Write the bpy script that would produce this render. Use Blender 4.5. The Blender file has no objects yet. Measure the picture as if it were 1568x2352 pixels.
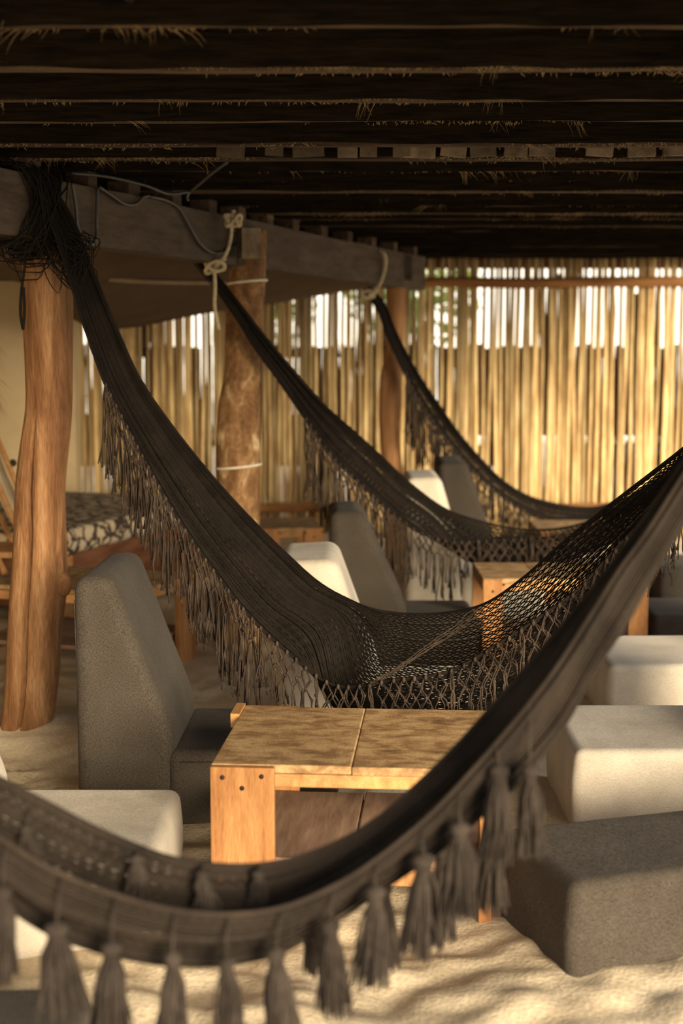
import bpy, bmesh, math, random
import numpy as np
from mathutils import Vector, Matrix, noise
random.seed(7); rng = np.random.default_rng(7)
sc = bpy.context.scene
COL = sc.collection

# ------------------------------------------------------------------ camera
F_PX, W_PX, H_PX = 3300.0, 1568.0, 2352.0
PITCH = math.radians(6.5); CAM_Z = 1.61
cd = bpy.data.cameras.new('camera'); cam = bpy.data.objects.new('camera', cd); COL.objects.link(cam)
cam.location = (0, 0, CAM_Z); cam.rotation_euler = (math.radians(90) - PITCH, 0, 0)
cd.sensor_fit = 'VERTICAL'; cd.sensor_height = 36.0; cd.sensor_width = 24.0
cd.lens = F_PX / H_PX * 36.0
cd.clip_end = 200
cd.dof.use_dof = True; cd.dof.focus_distance = 4.85; cd.dof.aperture_fstop = 1.9
sc.camera = cam

# ------------------------------------------------------------------ daylight
world = bpy.data.worlds.new('world'); sc.world = world; world.use_nodes = True
bg = world.node_tree.nodes['Background']
_nt = world.node_tree; _tc = _nt.nodes.new('ShaderNodeTexCoord'); _sp = _nt.nodes.new('ShaderNodeSeparateXYZ'); _rp = _nt.nodes.new('ShaderNodeValToRGB')
_nt.links.new(_tc.outputs['Generated'], _sp.inputs[0]); _nt.links.new(_sp.outputs['Z'], _rp.inputs['Fac']); _nt.links.new(_rp.outputs['Color'], bg.inputs['Color'])
_rp.color_ramp.elements[0].position = 0.0; _rp.color_ramp.elements[0].color = (1.0, .88, .68, 1)      # warm haze at the horizon
_rp.color_ramp.elements[1].position = 0.75; _rp.color_ramp.elements[1].color = (.70, .80, .95, 1)     # paler blue overhead
bg.inputs['Strength'].default_value = 1.22
sd = bpy.data.lights.new('sun', 'SUN'); sun = bpy.data.objects.new('sun', sd); COL.objects.link(sun)
sd.energy = 5.3; sd.angle = math.radians(24); sd.color = (1.0, 0.83, 0.58)
_d = Vector((-0.40, 0.89, -0.20))
sun.rotation_euler = _d.to_track_quat('-Z', 'Y').to_euler()
vs = sc.view_settings
vs.view_transform = 'Standard'; vs.look = 'None'; vs.gamma = 1.0; vs.use_curve_mapping = False
vs.exposure = 1.0

# ------------------------------------------------------------------ helpers
def P(px, py, Y):
    """a point at distance Y ahead of the viewpoint, from its direction"""
    a = (px - W_PX / 2) / F_PX; up = -(py - H_PX / 2) / F_PX
    dy = math.cos(PITCH) + math.sin(PITCH) * up; dz = -math.sin(PITCH) + math.cos(PITCH) * up
    t = Y / dy
    return np.array((a * t, Y, CAM_Z + dz * t))
def tag(o, label=None, cat=None, group=None, kind=None):
    if label: o['label'] = label
    if cat: o['category'] = cat
    if group: o['group'] = group
    if kind: o['kind'] = kind
    return o
def empty(name, loc=(0, 0, 0), rz=0.0):
    o = bpy.data.objects.new(name, None); COL.objects.link(o)
    o.location = loc; o.rotation_euler = (0, 0, rz); o.empty_display_size = 0.1
    return o
def link(name, me, m=None, parent=None):
    if m is not None and not me.materials: me.materials.append(m)
    o = bpy.data.objects.new(name, me); COL.objects.link(o)
    if parent is not None: o.parent = parent
    return o
def copy_tree(o, parent=None):
    c = o.copy(); COL.objects.link(c); c.parent = parent
    for ch in list(o.children): copy_tree(ch, c)
    return c
def mesh(name, V, Fc, smooth=True):
    me = bpy.data.meshes.new(name)
    me.from_pydata([tuple(map(float, v)) for v in V], [], [tuple(map(int, f)) for f in Fc])
    me.polygons.foreach_set('use_smooth', [smooth] * len(me.polygons)); me.update()
    return me
class MB:
    """collects shapes into one mesh"""
    def __init__(s): s.V = []; s.F = []
    def add(s, V, Fc):
        b = len(s.V); s.V += [tuple(v) for v in V]; s.F += [tuple(i + b for i in f) for f in Fc]
    def box(s, c, d, M=None):
        x, y, z = (q / 2 for q in d)
        V = [Vector((sx * x, sy * y, sz * z)) for sx in (-1, 1) for sy in (-1, 1) for sz in (-1, 1)]
        V = [(M @ v if M else v) + Vector(c) for v in V]
        s.add(V, [(0, 1, 3, 2), (4, 6, 7, 5), (0, 4, 5, 1), (2, 3, 7, 6), (0, 2, 6, 4), (1, 5, 7, 3)])
    def tube(s, pts, r, n=6, cap=True):
        pts = [np.array(p, float) for p in pts]; k = len(pts)
        R = [r] * k if np.isscalar(r) else list(r)
        T = [pts[min(i + 1, k - 1)] - pts[max(i - 1, 0)] for i in range(k)]
        T = [t / (np.linalg.norm(t) + 1e-9) for t in T]
        ref = np.array((0.3, 0.9, 0.1)) if abs(T[0][2]) > .7 else np.array((0.05, 0.1, 1.0))
        A = np.cross(T[0], ref); A /= np.linalg.norm(A)
        V = []; Fc = []
        for i in range(k):
            A = A - T[i] * np.dot(A, T[i]); A /= (np.linalg.norm(A) + 1e-9)
            B = np.cross(T[i], A)
            for j in range(n):
                a = 2 * math.pi * j / n
                V.append(pts[i] + R[i] * (math.cos(a) * A + math.sin(a) * B))
        for i in range(k - 1):
            for j in range(n):
                j2 = (j + 1) % n
                Fc.append((i * n + j, i * n + j2, (i + 1) * n + j2, (i + 1) * n + j))
        if cap:
            Fc.append(tuple(range(n - 1, -1, -1))); Fc.append(tuple((k - 1) * n + j for j in range(n)))
        s.add(V, Fc)
    def ball(s, c, r, n=6, m=4, sz=1.0):
        V = []; Fc = []
        for i in range(m + 1):
            ph = math.pi * i / m
            for j in range(n):
                a = 2 * math.pi * j / n
                V.append((c[0] + r * math.sin(ph) * math.cos(a), c[1] + r * math.sin(ph) * math.sin(a), c[2] + r * sz * math.cos(ph)))
        for i in range(m):
            for j in range(n):
                j2 = (j + 1) % n; Fc.append((i * n + j, (i + 1) * n + j, (i + 1) * n + j2, i * n + j2))
        s.add(V, Fc)
    def build(s, name, m=None, parent=None, smooth=True):
        return link(name, mesh(name, s.V, s.F, smooth), m, parent)
def spline(K, n):
    """Catmull-Rom through keys K (k,3), n samples evenly by chord length"""
    K = np.array(K, float)
    d = np.concatenate(([0], np.cumsum(np.linalg.norm(np.diff(K, axis=0), axis=1))))
    return crom(K, d, np.linspace(0, d[-1], n))
def crom(K, d, s):
    T = np.gradient(K, d, axis=0)
    i = np.clip(np.searchsorted(d, s, side='right') - 1, 0, len(d) - 2)
    h = (d[i + 1] - d[i]); t = (s - d[i]) / h; t = t[:, None]; h = h[:, None]
    return ((2*t**3-3*t**2+1)*K[i] + (t**3-2*t**2+t)*h*T[i] + (-2*t**3+3*t**2)*K[i+1] + (t**3-t**2)*h*T[i+1])

# ------------------------------------------------------------------ materials
def new_mat(name):
    m = bpy.data.materials.new(name); m.use_nodes = True
    nt = m.node_tree; b = nt.nodes['Principled BSDF']
    return m, nt, b
def N(nt, t, **kw):
    n = nt.nodes.new(t)
    for k, v in kw.items():
        if k in n.inputs: n.inputs[k].default_value = v
        else: setattr(n, k, v)
    return n
def coords(nt, scale, use='Object'):
    tc = N(nt, 'ShaderNodeTexCoord'); mp = N(nt, 'ShaderNodeMapping')
    mp.inputs['Scale'].default_value = scale
    nt.links.new(tc.outputs[use], mp.inputs['Vector']); return mp
def ramp(nt, fac, stops):
    r = N(nt, 'ShaderNodeValToRGB'); e = r.color_ramp.elements
    while len(e) < len(stops): e.new(0.5)
    for el, (p, c) in zip(e, stops): el.position = p; el.color = (*c, 1)
    nt.links.new(fac, r.inputs['Fac']); return r
def bump(nt, b, h, strength, dist):
    bp = N(nt, 'ShaderNodeBump'); bp.inputs['Strength'].default_value = strength; bp.inputs['Distance'].default_value = dist
    nt.links.new(h, bp.inputs['Height'])
    if b.inputs['Normal'].is_linked:
        nt.links.new(b.inputs['Normal'].links[0].from_socket, bp.inputs['Normal'])
    nt.links.new(bp.outputs['Normal'], b.inputs['Normal'])
def noise_mat(name, stops, scale=(1, 1, 1), ns=5.0, detail=6.0, rough=.8, bmp=.3, bdist=.01, fine=None, rand=0.0, spec=.25, dist=0.0):
    m, nt, b = new_mat(name)
    mp = coords(nt, scale)
    if rand:
        oi = N(nt, 'ShaderNodeObjectInfo'); ad = N(nt, 'ShaderNodeVectorMath', operation='SCALE')
        cb = N(nt, 'ShaderNodeCombineXYZ')
        nt.links.new(oi.outputs['Random'], cb.inputs['X']); nt.links.new(oi.outputs['Random'], cb.inputs['Z'])
        nt.links.new(cb.outputs[0], ad.inputs[0]); ad.inputs['Scale'].default_value = 37.0
        nt.links.new(ad.outputs[0], mp.inputs['Location'])
    n = N(nt, 'ShaderNodeTexNoise', Scale=ns, Detail=detail, Roughness=.6, Distortion=dist)
    nt.links.new(mp.outputs[0], n.inputs['Vector'])
    r = ramp(nt, n.outputs['Fac'], stops); col = r.outputs['Color']
    if fine:
        n2 = N(nt, 'ShaderNodeTexNoise', Scale=fine[0], Detail=3.0)
        nt.links.new(coords(nt, fine[2] if len(fine) > 2 else (1, 1, 1)).outputs[0], n2.inputs['Vector'])
        r2 = ramp(nt, n2.outputs['Fac'], [(.3, (1 - fine[1],) * 3), (.7, (1, 1, 1))])
        mx = N(nt, 'ShaderNodeMix', data_type='RGBA', blend_type='MULTIPLY'); mx.inputs[0].default_value = 1
        nt.links.new(col, mx.inputs[6]); nt.links.new(r2.outputs['Color'], mx.inputs[7]); col = mx.outputs[2]
    if rand:
        hv = N(nt, 'ShaderNodeHueSaturation'); mr = N(nt, 'ShaderNodeMapRange')
        mr.inputs['To Min'].default_value = 1 - rand; mr.inputs['To Max'].default_value = 1 + rand
        nt.links.new(oi.outputs['Random'], mr.inputs['Value']); nt.links.new(mr.outputs[0], hv.inputs['Value'])
        nt.links.new(col, hv.inputs['Color']); col = hv.outputs[0]
    nt.links.new(col, b.inputs['Base Color'])
    b.inputs['Roughness'].default_value = rough; b.inputs['Specular IOR Level'].default_value = spec
    if bmp:
        bump(nt, b, n.outputs['Fac'], bmp, bdist)
        if fine: bump(nt, b, n2.outputs['Fac'], bmp * .7, bdist * .3)
    return m
def fabric(name, c1, c2, rough=.9):
    m, nt, b = new_mat(name)
    mp = coords(nt, (1, 1, 1))
    big = N(nt, 'ShaderNodeTexNoise', Scale=6.0, Detail=5.0); nt.links.new(mp.outputs[0], big.inputs['Vector'])
    ws = []
    for sc_ in ((160, 160, 1100), (1100, 1100, 160)):
        m2 = coords(nt, sc_); w = N(nt, 'ShaderNodeTexNoise', Scale=1.0, Detail=2.0)
        nt.links.new(m2.outputs[0], w.inputs['Vector']); ws.append(w)
    ad = N(nt, 'ShaderNodeMath', operation='ADD'); nt.links.new(ws[0].outputs['Fac'], ad.inputs[0]); nt.links.new(ws[1].outputs['Fac'], ad.inputs[1])
    r = ramp(nt, ad.outputs[0], [(.66, c1), (1.0, c2)]); r.color_ramp.elements[1].position = 1.0
    ad2 = N(nt, 'ShaderNodeMath', operation='MULTIPLY'); ad2.inputs[1].default_value = .85
    nt.links.new(ad.outputs[0], ad2.inputs[0]); nt.links.new(ad2.outputs[0], r.inputs['Fac'])
    r2 = ramp(nt, big.outputs['Fac'], [(.3, (.80, .78, .76)), (.65, (1, 1, 1))])
    mx = N(nt, 'ShaderNodeMix', data_type='RGBA', blend_type='MULTIPLY'); mx.inputs[0].default_value = 1
    nt.links.new(r.outputs['Color'], mx.inputs[6]); nt.links.new(r2.outputs['Color'], mx.inputs[7])
    nt.links.new(mx.outputs[2], b.inputs['Base Color'])
    b.inputs['Roughness'].default_value = rough; b.inputs['Specular IOR Level'].default_value = .15
    b.inputs['Sheen Weight'].default_value = .12 if c1[0] > .2 else .03; b.inputs['Sheen Roughness'].default_value = .5
    bump(nt, b, ad.outputs[0], .25, .001); bump(nt, b, big.outputs['Fac'], .35, .02)
    return m
M = {}
M['sand'] = noise_mat('sand', [(.25, (.50, .39, .255)), (.5, (.67, .55, .38)), (.75, (.76, .645, .47))], ns=3.0, detail=8, rough=.95, bmp=.5, bdist=.03, fine=(90.0, .25), spec=.1)
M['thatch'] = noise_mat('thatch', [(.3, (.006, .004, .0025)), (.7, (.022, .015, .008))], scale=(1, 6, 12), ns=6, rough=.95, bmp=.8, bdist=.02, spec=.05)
M['joist'] = noise_mat('joist', [(.3, (.045, .026, .015)), (.55, (.105, .066, .040)), (.8, (.20, .125, .07))], scale=(.6, 8, 8), ns=5, rough=.9, bmp=.6, bdist=.01, fine=(60, .5, (1, 8, 8)), rand=.35)
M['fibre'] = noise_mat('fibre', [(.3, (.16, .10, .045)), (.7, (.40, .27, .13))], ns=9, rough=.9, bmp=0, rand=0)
M['beam'] = noise_mat('beam', [(.25, (.052, .036, .025)), (.5, (.092, .066, .047)), (.8, (.14, .104, .075))], scale=(1.2, 10, 6), ns=4, rough=.85, bmp=.4, bdist=.006, fine=(70, .35, (1, 6, 6)))
M['shim'] = noise_mat('shim', [(.3, (.07, .048, .03)), (.7, (.20, .15, .10))], ns=14, rough=.9, bmp=.5, bdist=.006, rand=.5)
M['log'] = noise_mat('log', [(.25, (.07, .028, .010)), (.40, (.20, .088, .034)), (.56, (.33, .165, .070)), (.68, (.42, .24, .115)), (.85, (.54, .36, .20))], scale=(6, 6, .8), ns=2.2, detail=8, rough=.75, bmp=.8, bdist=.02, fine=(34, .45, (6, 6, .5)), spec=.25, dist=.6)
M['bark'] = noise_mat('bark', [(.28, (.09, .045, .018)), (.45, (.22, .11, .046)), (.56, (.34, .19, .085)), (.64, (.60, .42, .23)), (.85, (.68, .52, .32))], scale=(3, 3, 1.6), ns=3.2, detail=8, rough=.85, bmp=.8, bdist=.02, fine=(40, .4), dist=.5)
M['log_far'] = noise_mat('log_far', [(.3, (.17, .075, .03)), (.6, (.36, .18, .075)), (.85, (.45, .26, .12))], scale=(6, 6, .6), ns=3, rough=.8, bmp=.6, bdist=.015)
M['rail'] = noise_mat('rail', [(.3, (.16, .065, .02)), (.7, (.36, .17, .06))], scale=(.8, 7, 7), ns=3, rough=.8, bmp=.5, bdist=.01)
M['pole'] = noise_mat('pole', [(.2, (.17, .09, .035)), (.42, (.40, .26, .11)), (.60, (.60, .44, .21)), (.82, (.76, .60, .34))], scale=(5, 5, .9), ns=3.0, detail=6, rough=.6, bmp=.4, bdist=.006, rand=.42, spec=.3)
M['pole_back'] = noise_mat('pole_back', [(.25, (.055, .028, .011)), (.5, (.14, .08, .032)), (.8, (.26, .165, .07))], scale=(5, 5, .8), ns=3.0, rough=.8, bmp=.4, bdist=.006, rand=.5)  # darker than the front poles: shade in the gaps put into the colour
M['wood'] = noise_mat('wood', [(.2, (.30, .13, .045)), (.45, (.50, .25, .09)), (.62, (.62, .34, .14)), (.85, (.70, .44, .22))], scale=(9, 1.2, 9), ns=2.2, detail=8, rough=.65, bmp=.35, bdist=.006, fine=(60, .3, (6, .6, 6)), rand=.12, dist=.8)
M['wood_leg'] = noise_mat('wood_leg', [(.24, (.20, .075, .026)), (.42, (.40, .18, .062)), (.62, (.52, .255, .095)), (.85, (.58, .33, .15))], scale=(8, 8, 1.1), ns=2.2, detail=8, rough=.65, bmp=.35, bdist=.006, fine=(60, .3, (6, 6, .6)), rand=.10, dist=.8)
M['wood_top'] = noise_mat('wood_top', [(.30, (.17, .09, .04)), (.43, (.33, .19, .085)), (.55, (.52, .33, .155)), (.68, (.60, .41, .21)), (.82, (.72, .56, .35))], scale=(3.2, 5.5, 4), ns=3.3, detail=8, rough=.75, bmp=.4, bdist=.006, fine=(50, .3, (6, 1, 6)), rand=.10, dist=.4)
M['wood_shelf'] = noise_mat('wood_shelf', [(.3, (.17, .10, .065)), (.6, (.31, .20, .135)), (.8, (.42, .30, .21))], scale=(8, 1.2, 8), ns=3, rough=.8, bmp=.4, bdist=.006, rand=.12)
M['wood_dark'] = noise_mat('wood_dark', [(.3, (.10, .035, .016)), (.7, (.23, .10, .05))], scale=(1, 6, 6), ns=3, rough=.6, bmp=.3, bdist=.006)
M['nail'] = noise_mat('nail', [(.3, (.02, .012, .008)), (.7, (.05, .03, .02))], ns=40, rough=.7, bmp=0)
M['charcoal'] = fabric('charcoal_linen', (.017, .0138, .0108), (.090, .074, .057))
M['cream'] = fabric('cream_linen', (.50, .43, .335), (.72, .65, .54))
M['cream_seam'] = noise_mat('cream_seam', [(.3, (.36, .29, .2)), (.7, (.48, .39, .28))], ns=60, rough=.9, bmp=0)
M['charcoal_seam'] = noise_mat('charcoal_seam', [(.3, (.03, .024, .018)), (.7, (.06, .048, .036))], ns=60, rough=.9, bmp=0)
M['net'] = noise_mat('net', [(.3, (.006, .0038, .0023)), (.7, (.018, .0118, .0075))], ns=12, rough=.85, bmp=0, fine=(400, .4), spec=.2)
M['net_front'] = noise_mat('net_front', [(.3, (.013, .0088, .006)), (.7, (.042, .029, .020))], ns=7, rough=.85, bmp=0, fine=(300, .4), spec=.2)
M['fringe'] = noise_mat('fringe', [(.3, (.020, .0135, .0095)), (.7, (.088, .062, .045))], ns=14, rough=.9, bmp=0, fine=(500, .4), spec=.15)
M['tassel'] = noise_mat('tassel', [(.3, (.018, .013, .010)), (.7, (.060, .046, .036))], ns=16, rough=.9, bmp=0, fine=(400, .4), spec=.15)
M['rope'] = noise_mat('rope', [(.3, (.36, .28, .16)), (.7, (.60, .50, .33))], ns=40, rough=.9, bmp=.5, bdist=.003)
M['string'] = noise_mat('string', [(.3, (.55, .47, .36)), (.7, (.75, .68, .55))], ns=40, rough=.9, bmp=0)
M['cable'] = noise_mat('cable', [(.3, (.035, .031, .028)), (.7, (.065, .058, .052))], ns=20, rough=.45, bmp=0, spec=.5)
M['plaster'] = noise_mat('plaster', [(.3, (.55, .42, .24)), (.7, (.68, .54, .33))], ns=2.5, detail=8, rough=.9, bmp=.25, bdist=.01)
M['canvas'] = noise_mat('canvas', [(.3, (.085, .054, .030)), (.7, (.12, .078, .045))], ns=3.0, rough=.95, bmp=.15, bdist=.01)
M['canvas_seam'] = noise_mat('canvas_seam', [(.3, (.22, .145, .085)), (.7, (.28, .19, .11))], ns=12, rough=.9, bmp=0)
M['sling'] = noise_mat('sling', [(.3, (.62, .50, .30)), (.7, (.75, .63, .40))], ns=9, rough=.9, bmp=.1, bdist=.003)
M['frond'] = noise_mat('frond', [(.3, (.22, .13, .05)), (.7, (.46, .30, .13))], ns=12, rough=.85, bmp=0)
M['leaf'] = noise_mat('leaf', [(.3, (.08, .13, .02)), (.7, (.26, .32, .06))], ns=5, rough=.6, bmp=0)
M['tree_bark'] = noise_mat('tree_bark', [(.3, (.10, .06, .03)), (.7, (.22, .14, .08))], ns=8, rough=.9, bmp=.5)
def pattern_mat():
    m, nt, b = new_mat('patterned_cotton')
    mp = coords(nt, (1, 1, 1))
    n = N(nt, 'ShaderNodeTexNoise', Scale=5.0, Detail=2.0, Distortion=1.6); nt.links.new(mp.outputs[0], n.inputs['Vector'])
    v = N(nt, 'ShaderNodeTexVoronoi', Scale=10.0, feature='DISTANCE_TO_EDGE')
    mx = N(nt, 'ShaderNodeMix', data_type='VECTOR'); mx.inputs[0].default_value = .12
    nt.links.new(mp.outputs[0], mx.inputs[4]); nt.links.new(n.outputs['Color'], mx.inputs[5]); nt.links.new(mx.outputs[1], v.inputs['Vector'])
    r = ramp(nt, v.outputs['Distance'], [(.0, (.05, .036, .025)), (.075, (.05, .036, .025)), (.11, (.50, .39, .26)), (.3, (.58, .47, .33))])
    nt.links.new(r.outputs['Color'], b.inputs['Base Color']); b.inputs['Roughness'].default_value = .9
    return m
M['pattern'] = pattern_mat()

# ------------------------------------------------------------------ sand floor
def sand_z(x, y):
    z = .035 * noise.noise((x * 1.3, y * 1.3, 1.7)) + .022 * noise.noise((x * 3.1, y * 3.1, 5.2)) + .010 * noise.noise((x * 8, y * 8, 9.1))
    ridge = abs(noise.noise((x * 2.2 + 4, y * 2.6, 3.3))); z += .03 * (.35 - min(ridge, .35))
    z += (.030 * noise.noise((x * 4.2, y * 5.0, 2.2)) + .016 * noise.noise((x * 10, y * 13, 6.2))) * min(1, max(0.25, (4.1 - y) / .5))
    d = math.hypot(x + 1.17, y - 5.9)                       # sand banked up around the first post
    z += .06 * math.exp(-(d / .38) ** 2)
    # tread marks on the left and trodden patches
    for (cx, cy, rx, ry, a, pu, pv, amp) in ((-1.18, 5.42, .55, .16, .15, .052, .10, .016), (-1.2, 5.12, .5, .17, .32, .055, .13, .014),
                                             (-.62, 6.05, .3, .2, .2, .06, .09, .014), (-.75, 6.7, .35, .25, .1, .06, .11, .014), (.25, 4.95, .35, .28, .6, .13, .12, .016)):
        dx, dy = x - cx, y - cy
        u = dx * math.cos(a) + dy * math.sin(a); v = -dx * math.sin(a) + dy * math.cos(a)
        k = max(0., 1 - (u / rx) ** 2) * max(0., 1 - (v / ry) ** 2)
        if k > 0:
            row = round(v / pv); k = min(1, k * 3)
            z -= amp * k * max(0., math.sin(2 * math.pi * (u / pu + .5 * (row % 2)))) * (.4 + .6 * max(0, math.cos(2 * math.pi * v / pv)))
    return z
xs = np.concatenate((np.linspace(-14, -2.4, 14, endpoint=False), np.arange(-2.4, 2.4, .024), np.linspace(2.4, 14, 16)))
ys = np.concatenate((np.linspace(-14, 2.3, 14, endpoint=False), np.arange(2.3, 7.4, .024), np.arange(7.4, 12.6, .12), np.linspace(12.6, 26, 10)))
V = [(x, y, sand_z(x, y)) for y in ys for x in xs]
nx = len(xs)
Fc = [(j * nx + i, j * nx + i + 1, (j + 1) * nx + i + 1, (j + 1) * nx + i) for j in range(len(ys) - 1) for i in range(nx - 1)]
floor = link('floor', mesh('floor', V, Fc), M['sand']); tag(floor, 'pale golden beach sand with ridges and tread marks', kind='structure')

# ------------------------------------------------------------------ ceiling of joists and thatch
CZ = 2.34
ceil = MB(); ceil.box((-1.0, 6.75, CZ + .30), (8.4, 12.1, .08))
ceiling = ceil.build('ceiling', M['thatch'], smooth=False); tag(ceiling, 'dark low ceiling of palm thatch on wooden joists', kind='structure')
jy = [1.0, 1.5, 2.0, 2.5, 2.97, 3.43, 3.90, 4.40, 4.80, 5.30, 5.70, 6.13, 6.48, 6.88, 7.26, 7.60, 7.96, 8.32, 8.76, 9.2, 9.65, 10.1, 10.55, 11.0, 11.45, 11.95]
fib_v = []; fib_f = []
def fibre(p, d, L, w):
    p = np.array(p); k = 4; b = len(fib_v)
    side = np.cross(d, (0, 1, 0.2)); side = side / (np.linalg.norm(side) + 1e-9) * w
    cur = p.copy(); dd = np.array(d, float)
    for i in range(k):
        ww = side * (1 - i / (k - .5)); fib_v.append(cur - ww); fib_v.append(cur + ww)
        cur = cur + dd * L / k; dd = dd + np.array((random.uniform(-.25, .25), random.uniform(-.2, .2), -.28)); dd /= np.linalg.norm(dd)
    for i in range(k - 1): fib_f.append((b + 2 * i, b + 2 * i + 1, b + 2 * i + 3, b + 2 * i + 2))
for ji, y in enumerate(jy):
    w = random.choice((.07, .08, .095, .06)); hgt = .06; n = 60; dz = random.uniform(-.012, .012); sk = random.uniform(-.025, .0)
    V = []; Fc = []
    for i in range(n + 1):
        x = -5.2 + 8.4 * i / n
        a = .010 * noise.noise((x * 2.5, y * 7, 1)); b_ = .010 * noise.noise((x * 2.5, y * 7, 5)); c_ = .008 * noise.noise((x * 1.7, y * 7, 9))
        yy = y + sk * (x / 3)
        V += [(x, yy - w / 2 + a, CZ + dz + c_), (x, yy + w / 2 + b_, CZ + dz + c_ + .004), (x, yy + w / 2 + b_, CZ + hgt), (x, yy - w / 2 + a, CZ + hgt)]
    for i in range(n):
        for j in range(4):
            Fc.append((i * 4 + j, i * 4 + (j + 1) % 4, i * 4 + 4 + (j + 1) % 4, i * 4 + 4 + j))
    Fc += [(3, 2, 1, 0), tuple(n * 4 + q for q in range(4))]
    o = link('joist', mesh('joist', V, Fc, False), M['joist'], ceiling)
    # a shaggy layer of thatch laid over each joist
    V = []; Fc = []; n = 150
    for i in range(n + 1):
        x = -5.2 + 8.4 * i / n; yy = y + sk * (x / 3)
        j1 = .018 * noise.noise((x * 7, y * 5, 3)); j2 = .02 * noise.noise((x * 4, y * 5, 8))
        V += [(x, yy - w / 2 - .02 + j1, CZ - .002 + j2 * .35), (x, yy - w / 2 - .035 + j2, CZ + .13 + j1), (x, yy - .06, CZ + .28), (x, yy + .10, CZ + .28), (x, yy + w / 2 + .005, CZ + .05)]
    for i in range(n):
        for j in range(5): Fc.append((i * 5 + j, i * 5 + (j + 1) % 5, i * 5 + 5 + (j + 1) % 5, i * 5 + 5 + j))
    Fc += [(4, 3, 2, 1, 0), tuple(n * 5 + q for q in range(5))]
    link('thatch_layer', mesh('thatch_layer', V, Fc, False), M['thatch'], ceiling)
    if 2.9 < y < 9:
        half = .2376 * y + .35
        cnt = int(330 + 120 * (1 + noise.noise((y * 3, 0, 0))))
        for q in range(cnt):
            x0 = random.uniform(-half, half); dens = noise.noise((x0 * 1.6, y * 4, 6.6))
            if dens < random.uniform(-.3, .45): continue
            e = random.choice((-1, -1, -1, 1)); big = random.random() < .03; lean = random.gauss(0, .7)
            for f in range(random.randint(4, 9) if big else random.randint(2, 5)):
                x = x0 + random.gauss(0, .02); yy = y + sk * (x / 3)
                fibre((x, yy + e * (w / 2 + .004) - .004, CZ + dz + random.uniform(0, .012)), (lean + random.gauss(0, .35), e * .2 - .1, -.6), random.uniform(.05, .10) if big else random.uniform(.008, .020), .0010 if big else .0015)
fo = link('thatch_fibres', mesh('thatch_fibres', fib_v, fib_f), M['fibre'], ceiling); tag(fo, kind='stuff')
# rough wooden chocks above the joist over the middle of the room
x = -.42
while x < 2.1:
    wb = random.uniform(.05, .13)
    m_ = MB(); hb = random.uniform(.07, .09)
    m_.box((0, 0, 0), (wb, .03, hb), Matrix.Rotation(random.uniform(-.12, .12), 3, 'Y'))
    o = m_.build('chock', M['shim'], ceiling, smooth=False); o.location = (x, 5.70 - .115 + random.uniform(-.01, .01), CZ + .034)
    x += wb + random.choice((.004, .01, .03, .06, .12))

# ------------------------------------------------------------------ screen of poles at the back
SY = 12.25
wall_back = empty('wall_back', (0, SY, 0)); tag(wall_back, 'back screen of upright golden cane poles', kind='structure')
def stick(r, h, seed, n=12, sides=6, bend=.02):
    m_ = MB(); pts = []; rr = []
    for i in range(n + 1):
        t = i / n
        pts.append((bend * noise.noise((seed * 3.1, t * 2.3, 1)) , .6 * bend * noise.noise((seed * 3.1, t * 2.3, 7)), h * t))
        rr.append(r * (1.05 - .25 * t + .10 * noise.noise((seed * 5, t * 9, 4))))
    m_.tube(pts, rr, sides); return mesh('pole', m_.V, m_.F)
protos = [stick(random.uniform(.018, .026), 2.46, i) for i in range(14)]
for pm in protos: pm.materials.append(M['pole'])
x = -2.28
while x < 4.3:
    pm = random.choice(protos); o = link('pole', pm, None, wall_back)
    o.location = (x, random.uniform(-.012, .012), -.03); o.rotation_euler = (0, random.uniform(-.008, .008), random.uniform(0, 6.28))
    k = random.uniform(.8, 1.15); o.scale = (k, k, random.uniform(.985, 1.0))
    x += random.choice((.034, .038, .042, .045, .05, .056))
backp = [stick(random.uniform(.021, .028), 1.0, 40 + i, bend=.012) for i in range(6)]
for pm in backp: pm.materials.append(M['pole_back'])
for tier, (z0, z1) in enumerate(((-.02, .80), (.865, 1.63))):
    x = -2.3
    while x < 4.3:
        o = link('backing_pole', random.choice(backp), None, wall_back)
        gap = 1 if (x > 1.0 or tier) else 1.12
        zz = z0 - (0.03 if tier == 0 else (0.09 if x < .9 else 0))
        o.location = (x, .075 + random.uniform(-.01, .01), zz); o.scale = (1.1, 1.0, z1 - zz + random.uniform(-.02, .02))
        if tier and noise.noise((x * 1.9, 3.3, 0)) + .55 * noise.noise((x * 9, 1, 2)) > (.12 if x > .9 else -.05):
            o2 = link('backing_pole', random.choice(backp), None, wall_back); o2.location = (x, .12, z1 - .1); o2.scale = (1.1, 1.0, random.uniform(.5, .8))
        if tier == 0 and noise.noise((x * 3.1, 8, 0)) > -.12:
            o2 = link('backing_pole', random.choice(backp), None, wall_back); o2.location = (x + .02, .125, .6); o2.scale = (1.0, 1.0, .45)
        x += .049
m_ = MB(); m_.box((1.0, .16, 2.42), (6.8, .06, .27)); m_.build('eave_board', M['wood_dark'], wall_back, False)
def log_rail(name, p0, p1, r, m, parent=None, seed=0):
    p0 = np.array(p0); p1 = np.array(p1); k = 24; m_ = MB()
    pts = [p0 + (p1 - p0) * i / k + np.array((0, .012 * noise.noise((i * .25, seed, 1)), .014 * noise.noise((i * .22, seed, 4)))) for i in range(k + 1)]
    m_.tube(pts, [r * (1 + .08 * noise.noise((i * .4, seed, 8))) for i in range(k + 1)], 12)
    return m_.build(name, m, parent)
log_rail('cross_rail', (.50, -.09, 2.150), (4.3, -.09, 2.175), .044, M['rail'], wall_back, 1)

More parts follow.
